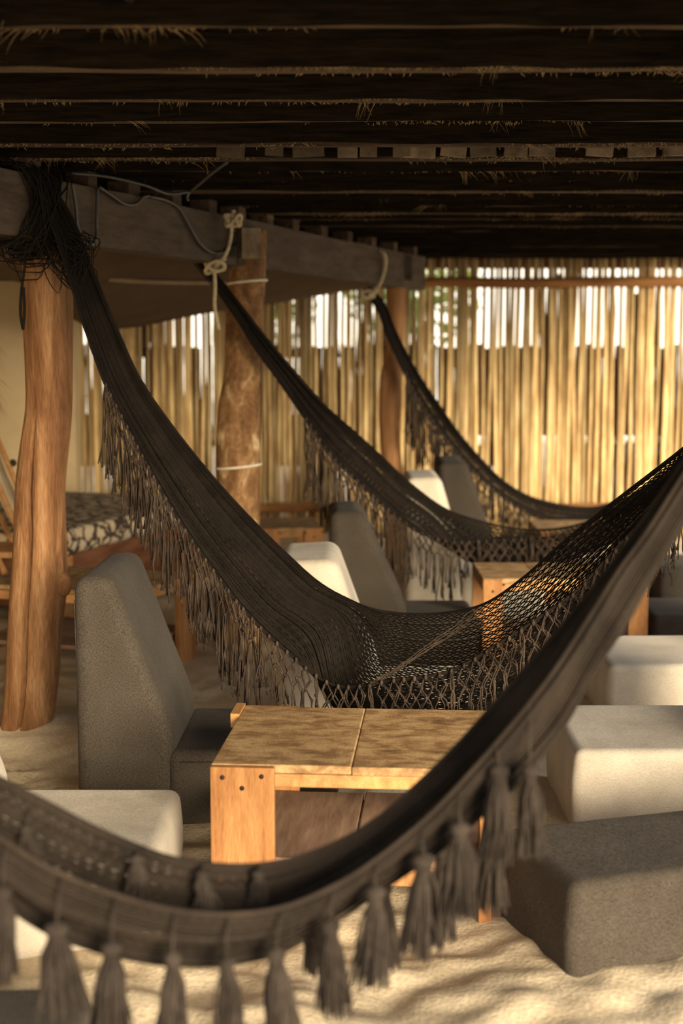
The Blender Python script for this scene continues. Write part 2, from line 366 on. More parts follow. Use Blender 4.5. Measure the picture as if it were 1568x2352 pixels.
# plaster building on the left; unseen side wall added to cut fill light
m_ = MB(); m_.box((-4.2, 11.75, 1.5), (4.1, .25, 3.1)); m_.box((-5.0, 5.5, 1.5), (.25, 12.5, 3.1))
wl = m_.build('wall_left', M['plaster'], smooth=False); tag(wl, 'smooth ochre plaster wall at the left behind the post', kind='structure')

# ------------------------------------------------------------------ beams and posts
BD = np.array((.335, .942, 0.)); BN = np.array((.942, -.335, 0.))       # along the beam, across it
BZ0, BZ1 = 2.035, 2.275
def beam_pt(y, off=0., z=0.): # a point of the left beam's centre line
    x = -1.19 + (y - 5.84) * .356
    return np.array((x + off * .942, y - off * .335, z))
def beam(label, ya, yb, w=.13, x_off=0., group=None):
    a = beam_pt(ya); b = beam_pt(yb); a[0] += x_off; b[0] += x_off
    L = np.linalg.norm(b - a); e = empty('beam', (*((a + b) / 2)[:2], 0), math.atan2(b[1] - a[1], b[0] - a[0]))
    n = 40; V = []; Fc = []
    for i in range(n + 1):
        x = -L / 2 + L * i / n
        k = [.006 * noise.noise((x * 2, ya, q * 3.3)) for q in range(4)]
        V += [(x, -w / 2 + k[0], BZ0 + k[1]), (x, w / 2 + k[2], BZ0 + k[1]), (x, w / 2 + k[2], BZ1 + k[3]), (x, -w / 2 + k[0], BZ1 + k[3])]
    for i in range(n):
        for j in range(4): Fc.append((i * 4 + j, i * 4 + 4 + j, i * 4 + 4 + (j + 1) % 4, i * 4 + (j + 1) % 4))
    Fc += [(0, 1, 2, 3), tuple(n * 4 + q for q in (3, 2, 1, 0))]
    link('timber', mesh('timber', V, Fc, False), M['beam'], e)
    for y in jy:                                                           # packing between beam and joists
        if min(ya, yb) + .05 < y < max(ya, yb) - .05:
            m_ = MB(); xl = (y - (ya + yb) / 2) / .942
            m_.box((xl, 0, (BZ1 + CZ) / 2 - .004), (.07 + .04 * random.random(), w * .8, CZ - BZ1 + .006))
            m_.build('packing_block', M['joist'], e, False)
    tag(e, label, 'beam', group); return e
beam('grey timber roof beam carrying a looped cable, running from the near post', 1.2, 7.50)
beam('grey timber roof beam between the bark post and the far post', 7.52, 10.75)
beam('grey timber roof beam outside the right edge that holds the hammock ends', 1.6, 11.0, x_off=3.42)
def log_post(name, label, rows, Y, m, cleft=None, seed=0, extra=None):
    """rows: (py, left px, right px) outline of the trunk as it stands at distance Y"""
    e = empty(name, (0, 0, 0)); V = []; Fc = []; n = 128
    Z = []; X = []; R = []
    for py, l, r in rows:
        a = P(l, py, Y); b = P(r, py, Y); Z.append((a[2] + b[2]) / 2); X.append((a[0] + b[0]) / 2); R.append((b[0] - a[0]) / 2)
    Z, X, R = map(np.array, (Z, X, R)); o = np.argsort(Z); Z, X, R = Z[o], X[o], R[o]
    zz = np.linspace(Z[0], Z[-1], 90); K = np.stack((X, R, Z), 1); C = crom(K, Z, zz)
    e.location = (C[0][0], Y, 0)
    for i, z in enumerate(zz):
        cx, r = C[i][0], C[i][1]
        for j in range(n):
            a = 2 * math.pi * j / n
            k = 1 + .05 * noise.noise((math.cos(a) * 1.6, math.sin(a) * 1.6, z * 1.4 + seed)) + .018 * noise.noise((math.cos(a) * 5, math.sin(a) * 5, z * 2 + seed))
            if cleft:
                a0 = cleft + .10 * math.sin(z * 2.3 + 1) + .04 * math.sin(z * 9); da = abs((a - a0 + math.pi) % (2 * math.pi) - math.pi)
                g = min(1, max(0, (1.35 - z) / .4)); k -= g * (.42 * math.exp(-(da / .06) ** 2) + .07 * math.exp(-(da / .3) ** 2)) - g * .04 * math.exp(-((da - .6) / .35) ** 2)
                k += .05 * max(0, noise.noise((math.cos(a) * 2.2, math.sin(a) * 2.2, z * 3.1 + 9))) 
            V.append((cx + r * k * math.cos(a) - C[0][0], r * k * math.sin(a), z))
    for i in range(len(zz) - 1):
        for j in range(n):
            j2 = (j + 1) % n; Fc.append((i * n + j, i * n + j2, (i + 1) * n + j2, (i + 1) * n + j))
    Fc += [tuple(range(n - 1, -1, -1)), tuple((len(zz) - 1) * n + j for j in range(n))]
    link('trunk', mesh('trunk', V, Fc), m, e)
    tag(e, label, 'post'); return e, C
post1, C1 = log_post('log_post', 'thick smooth orange-brown log post with a long cleft at the left',
    [(560, 54, 164), (600, 53, 165), (700, 52, 168), (830, 57, 166), (940, 58, 164), (1000, 50, 160), (1100, 38, 150), (1250, 30, 149), (1345, 24, 150), (1450, 18, 140), (1550, 12, 135), (1650, 2, 124), (1700, -8, 118), (1745, -14, 116)],
    5.90, M['log'], cleft=-1.80, seed=3)
m_ = MB(); kx, ky, kz = P(143, 1345, 5.84)
m_.ball((kx - post1.location.x, -.03, kz), .035, 10, 6, 1.5); m_.build('knot', M['log'], post1)
post2, C2 = log_post('log_post', 'dark bark-patched log post tied with white string, middle of the three posts',
    [(528, 545, 612), (560, 538, 612), (650, 525, 610), (750, 516, 606), (850, 514, 603), (950, 501, 600), (1050, 498, 598), (1130, 500, 597), (1230, 505, 596), (1350, 508, 596), (1520, 506, 600)],
    7.64, M['bark'], seed=11)
for py, tilt in ((648, .01), (1070, .012)):
    m_ = MB(); c = P(562, py, 7.64); i = int(np.argmin(abs(C2[:, 2] - c[2]))); r = C2[i][1] * 1.05
    m_.tube([(C2[i][0] - post2.location.x + r * math.cos(a), r * math.sin(a), c[2] + tilt * math.cos(a)) for a in np.linspace(0, 2 * math.pi, 33)], .0075, 6, False)
    m_.build('string_band', M['string'], post2)
post3, C3 = log_post('log_post', 'slender wavy brown log post, farthest of the three',
    [(640, 884, 934), (720, 890, 930), (800, 884, 923), (880, 872, 920), (950, 870, 916), (1030, 874, 920), (1100, 880, 925), (1200, 884, 924), (1335, 884, 924)],
    10.3, M['log_far'], seed=23)
# jointing block at the middle post and the squared beam end at the far post
m_ = MB(); c = P(572, 560, 7.40); m_.box((0, 0, 0), (.10, .10, .15)); e = m_.build('timber_block', M['shim'], None, False); e.location = c; e.rotation_euler = (0, 0, .32)
tag(e, 'small pale timber block notched over the bark post', 'block')
m_ = MB(); c = P(917, 617, 10.35); m_.box((0, 0, 0), (.17, .22, .17)); e = m_.build('timber_block', M['beam'], None, False); e.location = c
tag(e, 'square grey timber block on top of the far wavy post', 'block')
# posts under the beam at the right, just out of the picture
for y, lb in ((3.5, 'near'), (6.3, 'middle'), (9.4, 'far')):
    c = beam_pt(y); m_ = MB()
    m_.tube([(.02 * noise.noise((q * .3, y, 0)), .02 * noise.noise((q * .3, y, 4)), -.05 + 2.09 * q / 16) for q in range(17)], [.10 + .012 * noise.noise((q * .5, y, 9)) for q in range(17)], 16)
    e = empty('log_post', (c[0] + 3.42, c[1], 0)); m_.build('trunk', M['log'], e)
    tag(e, 'log post under the right beam, %s one past the picture edge' % lb, 'post')

# ------------------------------------------------------------------ brown canvas awning behind the beam
top = [beam_pt(y, .10 if False else -.09, z) for y, z in ((3.6, 2.22), (5.4, 2.22), (6.3, 2.22), (8.0, 2.2), (10.6, 2.16))]
low = [P(-260, 690, 8.6), P(45, 648, 9.0), P(180, 742, 9.6), P(500, 716, 10.8), P(872, 656, 11.7)]
n = 30; A = spline(top, n); B = spline(low, n); k = 10; V = []; Fc = []
for i in range(n):
    for j in range(k + 1):
        t = j / k; p = A[i] * (1 - t) + B[i] * t; p[2] -= .05 * math.sin(math.pi * t) * (1 + .3 * math.sin(i * .7)); V.append(p)
for i in range(n - 1):
    for j in range(k): Fc.append((i * (k + 1) + j, i * (k + 1) + j + 1, (i + 1) * (k + 1) + j + 1, (i + 1) * (k + 1) + j))
aw = empty('awning', tuple(np.mean(B, 0))); tag(aw, 'brown canvas awning sagging behind the grey beam', 'awning')
def under(o, e): o.parent = e; o.matrix_parent_inverse = Matrix.Translation(-Vector(e.location)); return o
o = under(link('canvas', mesh('canvas', V, Fc), M['canvas']), aw); md = o.modifiers.new('s', 'SOLIDIFY'); md.thickness = .012
m_ = MB(); m_.tube([A[int(n * .42) + q] * .62 + B[int(n * .42) + q] * .38 - np.array((0, 0, .06)) for q in range(0, 7)], .014, 6); under(m_.build('seam', M['canvas_seam']), aw)

# ------------------------------------------------------------------ furniture
def bevel_mesh(name, prof, W, bev, seg=5):
    """prism of the side outline prof (x,z), W deep along y, softly rounded"""
    bm = bmesh.new()
    a = [bm.verts.new((x, 0, z)) for x, z in prof]; b = [bm.verts.new((x, W, z)) for x, z in prof]
    n = len(prof)
    bm.faces.new(a); bm.faces.new(b[::-1])
    for i in range(n): bm.faces.new((a[(i + 1) % n], a[i], b[i], b[(i + 1) % n]))
    bmesh.ops.recalc_face_normals(bm, faces=bm.faces[:])
    bmesh.ops.bevel(bm, geom=bm.edges[:], offset=bev, segments=seg, profile=.55, affect='EDGES', clamp_overlap=True)
    me = bpy.data.meshes.new(name); bm.to_mesh(me); bm.free()
    me.polygons.foreach_set('use_smooth', [True] * len(me.polygons)); return me
def soften(o):
    md = o.modifiers.new('wn', 'WEIGHTED_NORMAL'); md.keep_sharp = False; md.weight = 60; return o
def lounge_chair(label, fab, loc, rz=0., Wd=.62, L=.86, sh=.25, bh=.84, tt=.115, bt=.325, group='low lounge chairs', tilt=(0, 0)):
    e = empty('lounge_chair', loc, rz); e.rotation_euler = (tilt[0], tilt[1], rz)
    f, s = M[fab], M[fab + '_seam']
    b = soften(link('backrest', bevel_mesh('backrest', [(0, -.06), (bt, -.06), (bt + .012, sh + .05), (tt + .015, bh), (0, bh - .012)], Wd, .052, 6), f, e))
    st = soften(link('seat', bevel_mesh('seat', [(bt - .012, -.06), (L, -.06), (L + .012, sh * .5), (L, sh), (bt - .012, sh)], Wd, .036), f, e))
    m_ = MB(); zz = sh - .036
    m_.tube([(bt + .03, -.001, zz), (L - .06, -.001, zz), (L - .025, .006, zz)], .0018, 5); m_.build('seam', s, st)
    m_ = MB(); m_.tube([(.012, .036, .0), (.0, .03, bh - .09)], .002, 5); m_.tube([(bt - .03, .002, sh - .03), (tt - .045, .002, bh - .07)], .002, 5)
    m_.build('seam', s, b)
    tag(e, label, 'chair', group); return e
def G(px, py, z=0.):
    """where the line of sight through a picture point meets height z"""
    lo, hi = .5, 60.
    for _ in range(60):
        mid = (lo + hi) / 2
        if P(px, py, mid)[2] > z: lo = mid
        else: hi = mid
    return P(px, py, lo)
# chairs on the left of the tables face right
yA = 4.76
lounge_chair('charcoal linen lounge chair with tall wedge back beside the near table', 'charcoal', (P(173, 1700, yA)[0], yA, 0), -.02, L=.88, bh=.855)
yB = 5.75
lounge_chair('cream linen lounge chair with rounded back seen just over the netted hammock', 'cream', (P(634, 1300, yB)[0], yB, -.06), .0, bh=.82, tt=.23, bt=.42, L=.95)
yC = 7.2
lounge_chair('charcoal linen lounge chair directly behind the cream rounded chair back', 'charcoal', (P(757, 1300, yC)[0], yC, 0), .02, bh=.80, tt=.15, bt=.385, L=.76, Wd=.52)
yD = 8.75
lounge_chair('cream linen lounge chair behind the second hammock, beside the far wavy post', 'cream', (P(931, 1200, yD)[0], yD, .0), .0, bh=.83, tt=.20, bt=.36)
yE = 9.6
lounge_chair('charcoal linen lounge chair tucked under the farthest hammock', 'charcoal', (P(1006, 1200, yE)[0], yE, .03), .0, bh=.83, tt=.17, bt=.37, L=.70)
lounge_chair('cream linen lounge chair at the lower left behind the tasselled hammock', 'cream', (-.50 - .86, 3.70, 0), .0, sh=.255, Wd=.64)
lounge_chair('charcoal linen lounge chair at the bottom left corner', 'charcoal', (P(160, 2330, 2.72)[0] - .84, 2.42, -.03), .06, Wd=.56)
# chairs on the right face left, their backs past the picture edge
def rchair(label, fab, near_left, rz=0., Wd=.62, L=1.02, **kw):
    a = rz; x, y = near_left[0], near_left[1]; z = near_left[2] if len(near_left) > 2 else 0
    # local seat end (L, Wd) turned by pi+rz must land on near_left
    ca, sa = math.cos(math.pi + a), math.sin(math.pi + a)
    return lounge_chair(label, fab, (x - (L * ca - Wd * sa), y - (L * sa + Wd * ca), z), math.pi + a, Wd=Wd, L=L, **kw)
rchair('charcoal linen lounge chair at the lower right, turned toward the tassels', 'charcoal', (.585, 3.50, -.01), .30, Wd=.46, sh=.275, L=1.3, tilt=(.0, 0))
rchair('cream linen lounge chair at the right, nearest of the cream ones, behind the charcoal seat', 'cream', (.775, 4.64, .02), .0, Wd=.64, sh=.265)
rchair('cream linen lounge chair at the right, second of the two cream seats', 'cream', (1.14, 6.0, .0), .02, Wd=.66, sh=.27)
rchair('charcoal linen lounge chair at the right edge just past the cream seats', 'charcoal', (1.60, 7.25, .0), .0, Wd=.56, sh=.25)
rchair('charcoal linen lounge chair at the right edge, farthest along the row', 'charcoal', (1.98, 8.8, .0), .0, Wd=.62, sh=.26)

def board(name, c, d, m, parent, jit=.002):
    m_ = MB(); m_.box((0, 0, 0), d); me = mesh(name, m_.V, m_.F, False); o = link(name, me, m, parent)
    o.location = c; o.rotation_euler = (random.uniform(-jit, jit), random.uniform(-jit, jit), random.uniform(-jit, jit))
    md = o.modifiers.new('b', 'BEVEL'); md.width = .004; md.segments = 2; return o
def low_table(label, loc, rz, L=.9, D=.66, H=.45, np_=4, lw=.18, shelf=.17, group='low wooden tables', topm='wood_top', side_legs=False):
    e = empty('low_table', loc, rz); w = L / np_
    for i in range(np_):
        board('plank', (w * (i + .5), D / 2, H - .0125 + random.uniform(-.0015, .0015)), (w - .0012, D, .025), M[topm], e)
    for y in (.018, D - .018):
        board('apron', (L / 2, y, H - .045), (L - .01, .028, .038), M['wood'], e)
    for sx in (0, 1):
        for sy in (0, 1):
            cx = lw / 2 if sx == 0 else L - lw / 2; cy = -.008 if sy == 0 else D + .008
            if side_legs and sx == 1:
                lg = board('leg', (L - .02, .10 if sy == 0 else D - .10, (H - .03) / 2 - .04), (.036, lw, H - .03 + .08), M['wood_leg'], e)
            else:
                lg = board('leg', (cx, cy, (H - .002) / 2 - .04), (lw, .030, H - .002 + .08), M['wood_leg'], e)
            if sy == 0 and not (side_legs and sx == 1):
                for dx, dz in ((-.055, .03), (.055, .025), (0, .06)):
                    m_ = MB(); m_.tube([(dx, -.0125, H / 2 + .04 - dz), (dx, -.0175, H / 2 + .04 - dz)], .007, 8); m_.build('nail_head', M['nail'], lg)
    board('side_rail', (.02, D / 2, H - .05), (.03, D - .06, .045), M['wood'], e)
    board('side_rail', (L - .02, D / 2, H - .05), (.03, D - .06, .045), M['wood'], e)
    if shelf:
        for i in range(np_):
            board('shelf_plank', (w * (i + .5), D / 2, shelf + random.uniform(-.001, .001)), (w - .005, D - .04, .022), M['wood_shelf'], e)
        for y in (.04, D - .04): board('shelf_rail', (L / 2, y, shelf - .04), (L - .02, .028, .055), M['wood_leg'], e)
    tag(e, label, 'table', group); return e
t1 = low_table('low wooden table with worn plank top and slatted lower shelf, nearest one', (P(485, 1782, 3.93)[0], 3.93, 0), -.075, L=.79, D=.66, H=.45, np_=2, shelf=.165, side_legs=True)
m_ = MB(); m_.box((-.012, .60, .435), (.028, .14, .045)); m_.build('cleat', M['wood'], t1, False)
c = P(1108, 1340, 7.22); low_table('low wooden table seen over the netted hammock, right of the charcoal chair', (c[0], 7.22, 0), .0, L=.84, D=.56, H=.445, np_=3, lw=.10, shelf=.12)
c = P(1240, 1215, 9.1); low_table('low wooden table under the farthest hammock', (c[0], 9.1, 0), .0, L=.68, D=.6, H=.45, np_=3, lw=.1)
BA = math.atan2(BD[1], BD[0])
# the bench table behind the near charcoal chair follows the line of the posts
c = G(304, 1362, .45); low_table('low wooden bench table with lower shelf behind the tall charcoal chair back', (c[0], c[1], 0), BA, L=.66, D=.9, H=.45, np_=3, lw=.2, shelf=.16)
c = P(600, 1216, 9.25); low_table('small low wooden table near the screen, beside the bark post', (c[0], 9.25, 0), .12, L=.40, D=.6, H=.45, np_=2, lw=.12)

# day bed with patterned mattress
p0 = G(150, 1234, .52)
e = empty('day_bed', (p0[0], p0[1], 0), BA)
def soft_box(name, lo, hi, bev, m, parent):
    me = bevel_mesh(name, [(lo[0], lo[2]), (hi[0], lo[2]), (hi[0], hi[2]), (lo[0], hi[2])], hi[1] - lo[1], bev, 5)
    o = link(name, me, m, parent); o.location = (0, lo[1], 0); return soften(o)
soft_box('mattress', (0, 0, .40), (2.05, 1.5, .56), .05, M['pattern'], e)
for nm, c, d in (('front_panel', (1.02, .06, .24), (1.95, .04, .32)), ('back_panel', (1.02, 1.44, .24), (1.95, .04, .32)), ('end_panel', (.06, .75, .24), (.04, 1.34, .32)), ('end_panel', (1.98, .75, .24), (.04, 1.34, .32)), ('slat_base', (1.02, .75, .385), (1.9, 1.36, .03))):
    board(nm, c, d, M['wood_dark'], e)
for x in (.06, 1.98):
    for y in (.06, 1.44): board('leg', (x, y, .19), (.09, .09, .42), M['wood'], e)
tag(e, 'wooden day bed with black and cream patterned mattress', 'bed')
# log edging at the foot of the screen
for a, b, lb in ((560, 735, 'left of the netted hammock middle'), (1235, 1700, 'at the right')):
    o = log_rail('ground_log', P(a, 1168, 11.7), P(b, 1164, 11.7), .042, M['rail'], None, a); tag(o, 'horizontal brown log rail before the screen, ' + lb, 'log', 'log rails')
    for t in (.08, .92):
        q = P(a + (b - a) * t, 1165, 11.7); m_ = MB(); m_.tube([(q[0], 11.74, -.05), (q[0], 11.74, q[2])], .035, 10); m_.build('stake', M['rail'], o)

# folding chair and dry palm frond at the left edge
e = empty('deck_chair', (P(0, 1230, 7.95)[0], 7.95, 0))
def lp(px, py, Y): return P(px, py, Y) - np.array(e.location)
top_, bot = lp(-60, 930, 8.0), lp(62, 1225, 7.9)
V = []; Fc = []
for i in range(13):
    t = i / 12; c = top_ * (1 - t) + bot * t; c[2] -= .05 * math.sin(math.pi * t)
    V += [c + np.array((.0, .17, 0)), c - np.array((0, .17, 0))]
for i in range(12): Fc.append((2 * i, 2 * i + 1, 2 * i + 3, 2 * i + 2))
o = link('sling', mesh('sling', V, Fc), M['sling'], e); md = o.modifiers.new('s', 'SOLIDIFY'); md.thickness = .008
for sy in (-.19, .19):
    m_ = MB(); d = np.array((0, sy, 0)); m_.tube([top_ + d, bot + d + np.array((.08, 0, -.18))], .018, 6); m_.build('rail', M['wood'], e)
    m_ = MB(); q = lp(-60, 1110, 7.95); q2 = q.copy(); q2[0] += .38; q2[2] = .0; m_.tube([q + d * 1.08, q2 + d * 1.08], .018, 6); m_.build('leg', M['wood'], e)
    m_ = MB(); q = lp(10, 1070, 7.95) + d * 1.1; m_.ball(q, .022, 8, 6); m_.build('bolt', M['nail'], e)
m_ = MB(); q = lp(10, 1262, 7.95); m_.box(q, (.30, .44, .03)); m_.build('seat_board', M['wood'], e, False)
tag(e, 'folding deck chair with pale yellow sling at the left edge', 'chair')
e = empty('palm_frond', tuple(P(-60, 640, 7.6))); m_ = MB()
spine = spline([(0, 0, .05), (.03, 0, -.2), (.05, 0, -.45), (.04, 0, -.72)], 14); m_.tube(spine, [.012 - .0006 * i for i in range(14)], 6); m_.build('stem', M['frond'], e)
fv = []; ff = []
for q in range(420):
    i = random.randrange(13); b = len(fv); p = spine[i]; a = random.uniform(0, 6.28); L = random.uniform(.10, .2)
    d = np.array((math.cos(a), math.sin(a), random.uniform(-1.6, -.5))); d /= np.linalg.norm(d); s_ = np.cross(d, (0, 0, 1)) * .004
    fv += [p - s_, p + s_, p + d * L * .6 + s_ * .8, p + d * L * .6 - s_ * .8, p + d * L + np.array((0, 0, -.03))]; ff += [(b, b + 1, b + 2, b + 3), (b + 3, b + 2, b + 4)]
tag(link('leaflets', mesh('leaflets', fv, ff, False), M['frond'], e), kind='stuff'); tag(e, 'dry brown palm frond hanging at the left edge', 'frond')

# ------------------------------------------------------------------ hammocks
def make_net(name, keys, n_cord, r, cell, m, parent, pleat=.012, zig=.40, sides=3, n_pl=5.0, ph=0.0):
    """keys: rows of (near edge, belly, far edge) points in the world; a diamond net of zig-zag cords between them"""
    Nn, Bb, Ff = (np.array([k[i] for k in keys]) for i in range(3))
    mid = (Nn + 2 * Bb + Ff) / 4
    d = np.concatenate(([0], np.cumsum(np.linalg.norm(np.diff(mid, axis=0), axis=1)))); L = d[-1]
    K = int(L / cell * 2); s = np.linspace(0, L, K)
    cN, cB, cF = crom(Nn, d, s), crom(Bb, d, s), crom(Ff, d, s)
    width = np.linalg.norm(cN - cB, axis=1) + np.linalg.norm(cF - cB, axis=1)
    def surf(v):                                               # v: (K,) -> (K,3)
        v = v[:, None]; return cN * (2 * v - 1) * (v - 1) + cB * 4 * v * (1 - v) + cF * v * (2 * v - 1)
    w1, w2 = np.linalg.norm(cN - cB, axis=1), np.linalg.norm(cF - cB, axis=1); split = float(np.sum(w1 * width) / np.sum((w1 + w2) * width))
    j = np.arange(K)
    nat = n_cord * 2 * r
    gather = np.clip(1.25 - width / nat * .8, .08, 1.0)
    Vs = []; Fs = []; base = 0
    tang = np.gradient(mid_interp(cN, cB, cF), axis=0); tang /= np.linalg.norm(tang, axis=1)[:, None] + 1e-9
    for i in range(n_cord):
        v0 = (i + .5) / n_cord
        v = v0 + zig / n_cord * np.where((i + j) % 2 == 0, 1, -1) + .25 / n_cord * np.sin(j * .05 + i * 1.7) * 1.0
        v = np.clip(np.where(v < split, v / split * .5, .5 + (v - split) / (1 - split) * .5), 0, 1)
        p = surf(v); e_ = 1e-3
        dv = surf(np.clip(v + e_, 0, 1)) - surf(np.clip(v - e_, 0, 1)); nrm = np.cross(tang, dv); nrm /= np.linalg.norm(nrm, axis=1)[:, None] + 1e-9
        off = pleat * gather * np.sin(2 * math.pi * n_pl * v0 + ph + s * 1.1 + .6 * np.sin(s * 2.3)) + rng.normal(0, 1, 1) * .25 * r + gather * rng.normal(0, 1) * r * 1.3
        p = p + nrm * off[:, None]
        T = np.gradient(p, axis=0); T /= np.linalg.norm(T, axis=1)[:, None] + 1e-9
        A = np.cross(T, nrm); A /= np.linalg.norm(A, axis=1)[:, None] + 1e-9; B = np.cross(T, A)
        for q in range(sides):
            a = 2 * math.pi * q / sides + .5
            Vs.append(p + r * (math.cos(a) * A + math.sin(a) * B))
        for q in range(sides):
            q2 = (q + 1) % sides; ii = np.arange(K - 1)
            Fs.append(np.stack((base + q * K + ii, base + q2 * K + ii, base + q2 * K + ii + 1, base + q * K + ii + 1), 1))
        base += sides * K
    Vs = np.concatenate(Vs); Fs = np.concatenate(Fs)
    me = bpy.data.meshes.new(name); me.vertices.add(len(Vs)); me.vertices.foreach_set('co', Vs.astype(np.float32).ravel())
    me.loops.add(Fs.size); me.loops.foreach_set('vertex_index', Fs.astype(np.int32).ravel())
    me.polygons.add(len(Fs)); me.polygons.foreach_set('loop_start', np.arange(0, Fs.size, 4, dtype=np.int32))
    me.polygons.foreach_set('use_smooth', [True] * len(Fs)); me.update(calc_edges=True); me.validate()
    o = link('net', me, m, parent); tag(o, kind='stuff')
    m_ = MB(); st = max(1, K // 150)
    m_.tube(cN[::st], r * 1.9, 6); link('edge_cord', mesh('edge_cord', m_.V, m_.F), m, parent)
    m_ = MB(); m_.tube(cF[::st], r * 1.9, 6); link('edge_cord', mesh('edge_cord', m_.V, m_.F), m, parent)
    return cN, cB, cF, s, L
def mid_interp(a, b, c): return (a + 2 * b + c) / 4
def place(parent, *objs):
    pass
def keys_from(rows, Yf):
    out = []
    for r in rows:
        n_, f_ = r[0], r[-1]; Y, dn, df = r[1] if isinstance(r[1], tuple) and len(r[1]) == 3 else None, 0, 0
    return out
def K3(n_, f_, Y, b=None, dn=.03, df=.03, db=None):
    """one row: near edge, far edge and belly directions with their distances"""
    pn = P(*n_, Y - dn); pf = P(*f_, Y + df)
    pb = P(*b, Y + (db or 0)) if b else (pn + pf) / 2 + np.array((0, .05 if db is None else db, -.01))
    return (pn, pb, pf)
def fringe(parent, edge, spacing, L0, m, cord=.0022, row=.028, rows=3, out=.012, s0=0., s1=1e9, seed=0, lean=0., plain=2, loose=.12):
    """macrame bundles along an edge: double cords that part, meet their neighbours in knots and hang"""
    d = np.concatenate(([0], np.cumsum(np.linalg.norm(np.diff(edge, axis=0), axis=1))))
    rnd = random.Random(seed); s = max(s0, 0.); idx = 0
    pos = []
    while s < min(s1, d[-1]): pos.append(s); s += spacing * rnd.uniform(.86, 1.14)
    def at(s_): return np.array([np.interp(s_, d, edge[:, q]) for q in range(3)])
    for i, s_ in enumerate(pos):
        p = at(s_); m_ = MB(); t = at(min(s_ + .01, d[-1])) - at(max(s_ - .01, 0)); t /= np.linalg.norm(t) + 1e-9
        h = np.array((t[0], t[1], 0.)); hl = np.linalg.norm(h); 
        o_ = np.array((.28, -.96, 0)) * out
        Ls = (L0(s_) if callable(L0) else L0) * (1 + .32 * noise.noise((s_ * 7, seed, 0)))
        m_.ball(p + o_ * .6, cord * 2.4, 6, 4, 1.6)
        np_ = plain(s_) if callable(plain) else plain
        for f in range(np_):
            q = at(np.clip(s_ + rnd.uniform(-.5, .5) * spacing, 0, d[-1])) + o_ * rnd.uniform(.1, .8); hang = Ls * rnd.uniform(.55, 1.08); dx = rnd.gauss(0, .012)
            m_.tube([q + np.array((dx * t_ + rnd.gauss(0, .002), rnd.gauss(0, .003), -hang * t_)) for t_ in (0, .25, .5, .75, 1)], [cord, cord, cord, cord, cord * 1.7], 4)
        free = rnd.random() < loose
        for side in (-1, 1):
            for dbl in (-1, 1):
                pts = [p + o_ * .3 + t * side * cord * 1.2]
                for k in range(1, rows + 1):
                    off = (spacing * .5 * side * (.15 if free else 1)) if k % 2 else (0.)
                    q = at(np.clip(s_ + off, 0, d[-1]));
                    q = q + o_ * (1 + .12 * k) + np.array((lean * k * row, 0, -row * k))
                    q = q + t * (dbl * cord * 1.1) + np.array((rnd.gauss(0, .0026), rnd.gauss(0, .0026), rnd.gauss(0, .004)))
                    if k > 1: pts.append((pts[-1] + q) / 2 + t * dbl * cord * .6 + np.array((0, 0, .001)))
                    pts.append(q)
                    if dbl == 1 and (side == 1 or k % 2 == 0): m_.ball(q - t * cord, cord * 2.1, 6, 4, 1.2)
                q = pts[-1]; hang = Ls * rnd.uniform(.78, 1.1) - row * rows
                dx = rnd.gauss(0, .012)
                for k in range(1, 5):
                    tt = k / 4
                    pts.append(q + np.array((dx * tt + rnd.gauss(0, .0022), rnd.gauss(0, .004), -max(hang, .02) * tt)))
                rr = [cord] * (len(pts) - 1) + [cord * 1.9]
                m_.tube(pts, rr, 4)
                e_ = pts[-1]
                for f in range(3): m_.tube([e_ + np.array((0, 0, .012)), e_ + np.array((rnd.gauss(0, .004), rnd.gauss(0, .004), -rnd.uniform(.012, .03)))], cord * .8, 3)
        m_.build('fringe_bundle', m, parent)

# --- the netted hammock in the middle of the picture (in focus)
h1 = empty('hammock', (0, 0, 0)); tag(h1, 'dark brown netted hammock with macrame fringe tied above the orange log post', 'hammock', 'hammocks')
def Y1(px): return float(np.interp(px, [60, 130, 500, 900, 1300, 1568, 2150], [5.68, 5.70, 5.42, 5.08, 4.75, 4.52, 3.95]))
rows1 = [((58, 402), (96, 392)), ((118, 520), (166, 500)), ((158, 640), (216, 625)), ((198, 765), (262, 738)), ((242, 885), (322, 870)),
         ((298, 995), (388, 968)), ((348, 1090), (472, 1075)), ((418, 1210), (562, 1176)), ((488, 1310), (652, 1266)), ((562, 1405), (738, 1342)),
         ((655, 1495), (835, 1392))]
k1 = [K3(a, b, Y1((a[0] + b[0]) / 2), dn=.03 + .012 * i, df=.03 + .012 * i) for i, (a, b) in enumerate(rows1)]
for a, b, f, dn, df in (((772, 1575), (795, 1605), (930, 1410), .20, .18), ((900, 1562), (905, 1650), (1020, 1408), .26, .22), ((1024, 1544), (1040, 1668), (1110, 1388), .28, .24),
                        ((1146, 1477), (1180, 1630), (1200, 1328), .26, .24), ((1248, 1411), (1290, 1530), (1300, 1240), .22, .2), ((1327, 1353), (1380, 1420), (1400, 1160), .16, .15),
                        ((1440, 1232), (1470, 1290), (1500, 1083), .10, .10), ((1568, 1105), (1568, 1170), (1568, 1030), .06, .06), ((1760, 905), (1762, 930), (1760, 868), .04, .04), ((2130, 575), (2132, 585), (2130, 560), .02, .02)):
    k1.append(K3(a, f, Y1((a[0] + f[0]) / 2), b, dn, df, .02))
cN, cB, cF, s1_, L1 = make_net('net', k1, 190, .0027, .034, M['net'], h1, pleat=.006, n_pl=2.0)
dN = np.concatenate(([0], np.cumsum(np.linalg.norm(np.diff(cN, axis=0), axis=1))))
i0 = int(np.argmin(np.linalg.norm(cN - k1[4][0], axis=1))); i1 = int(np.argmin(np.linalg.norm(cN - k1[18][0], axis=1)))
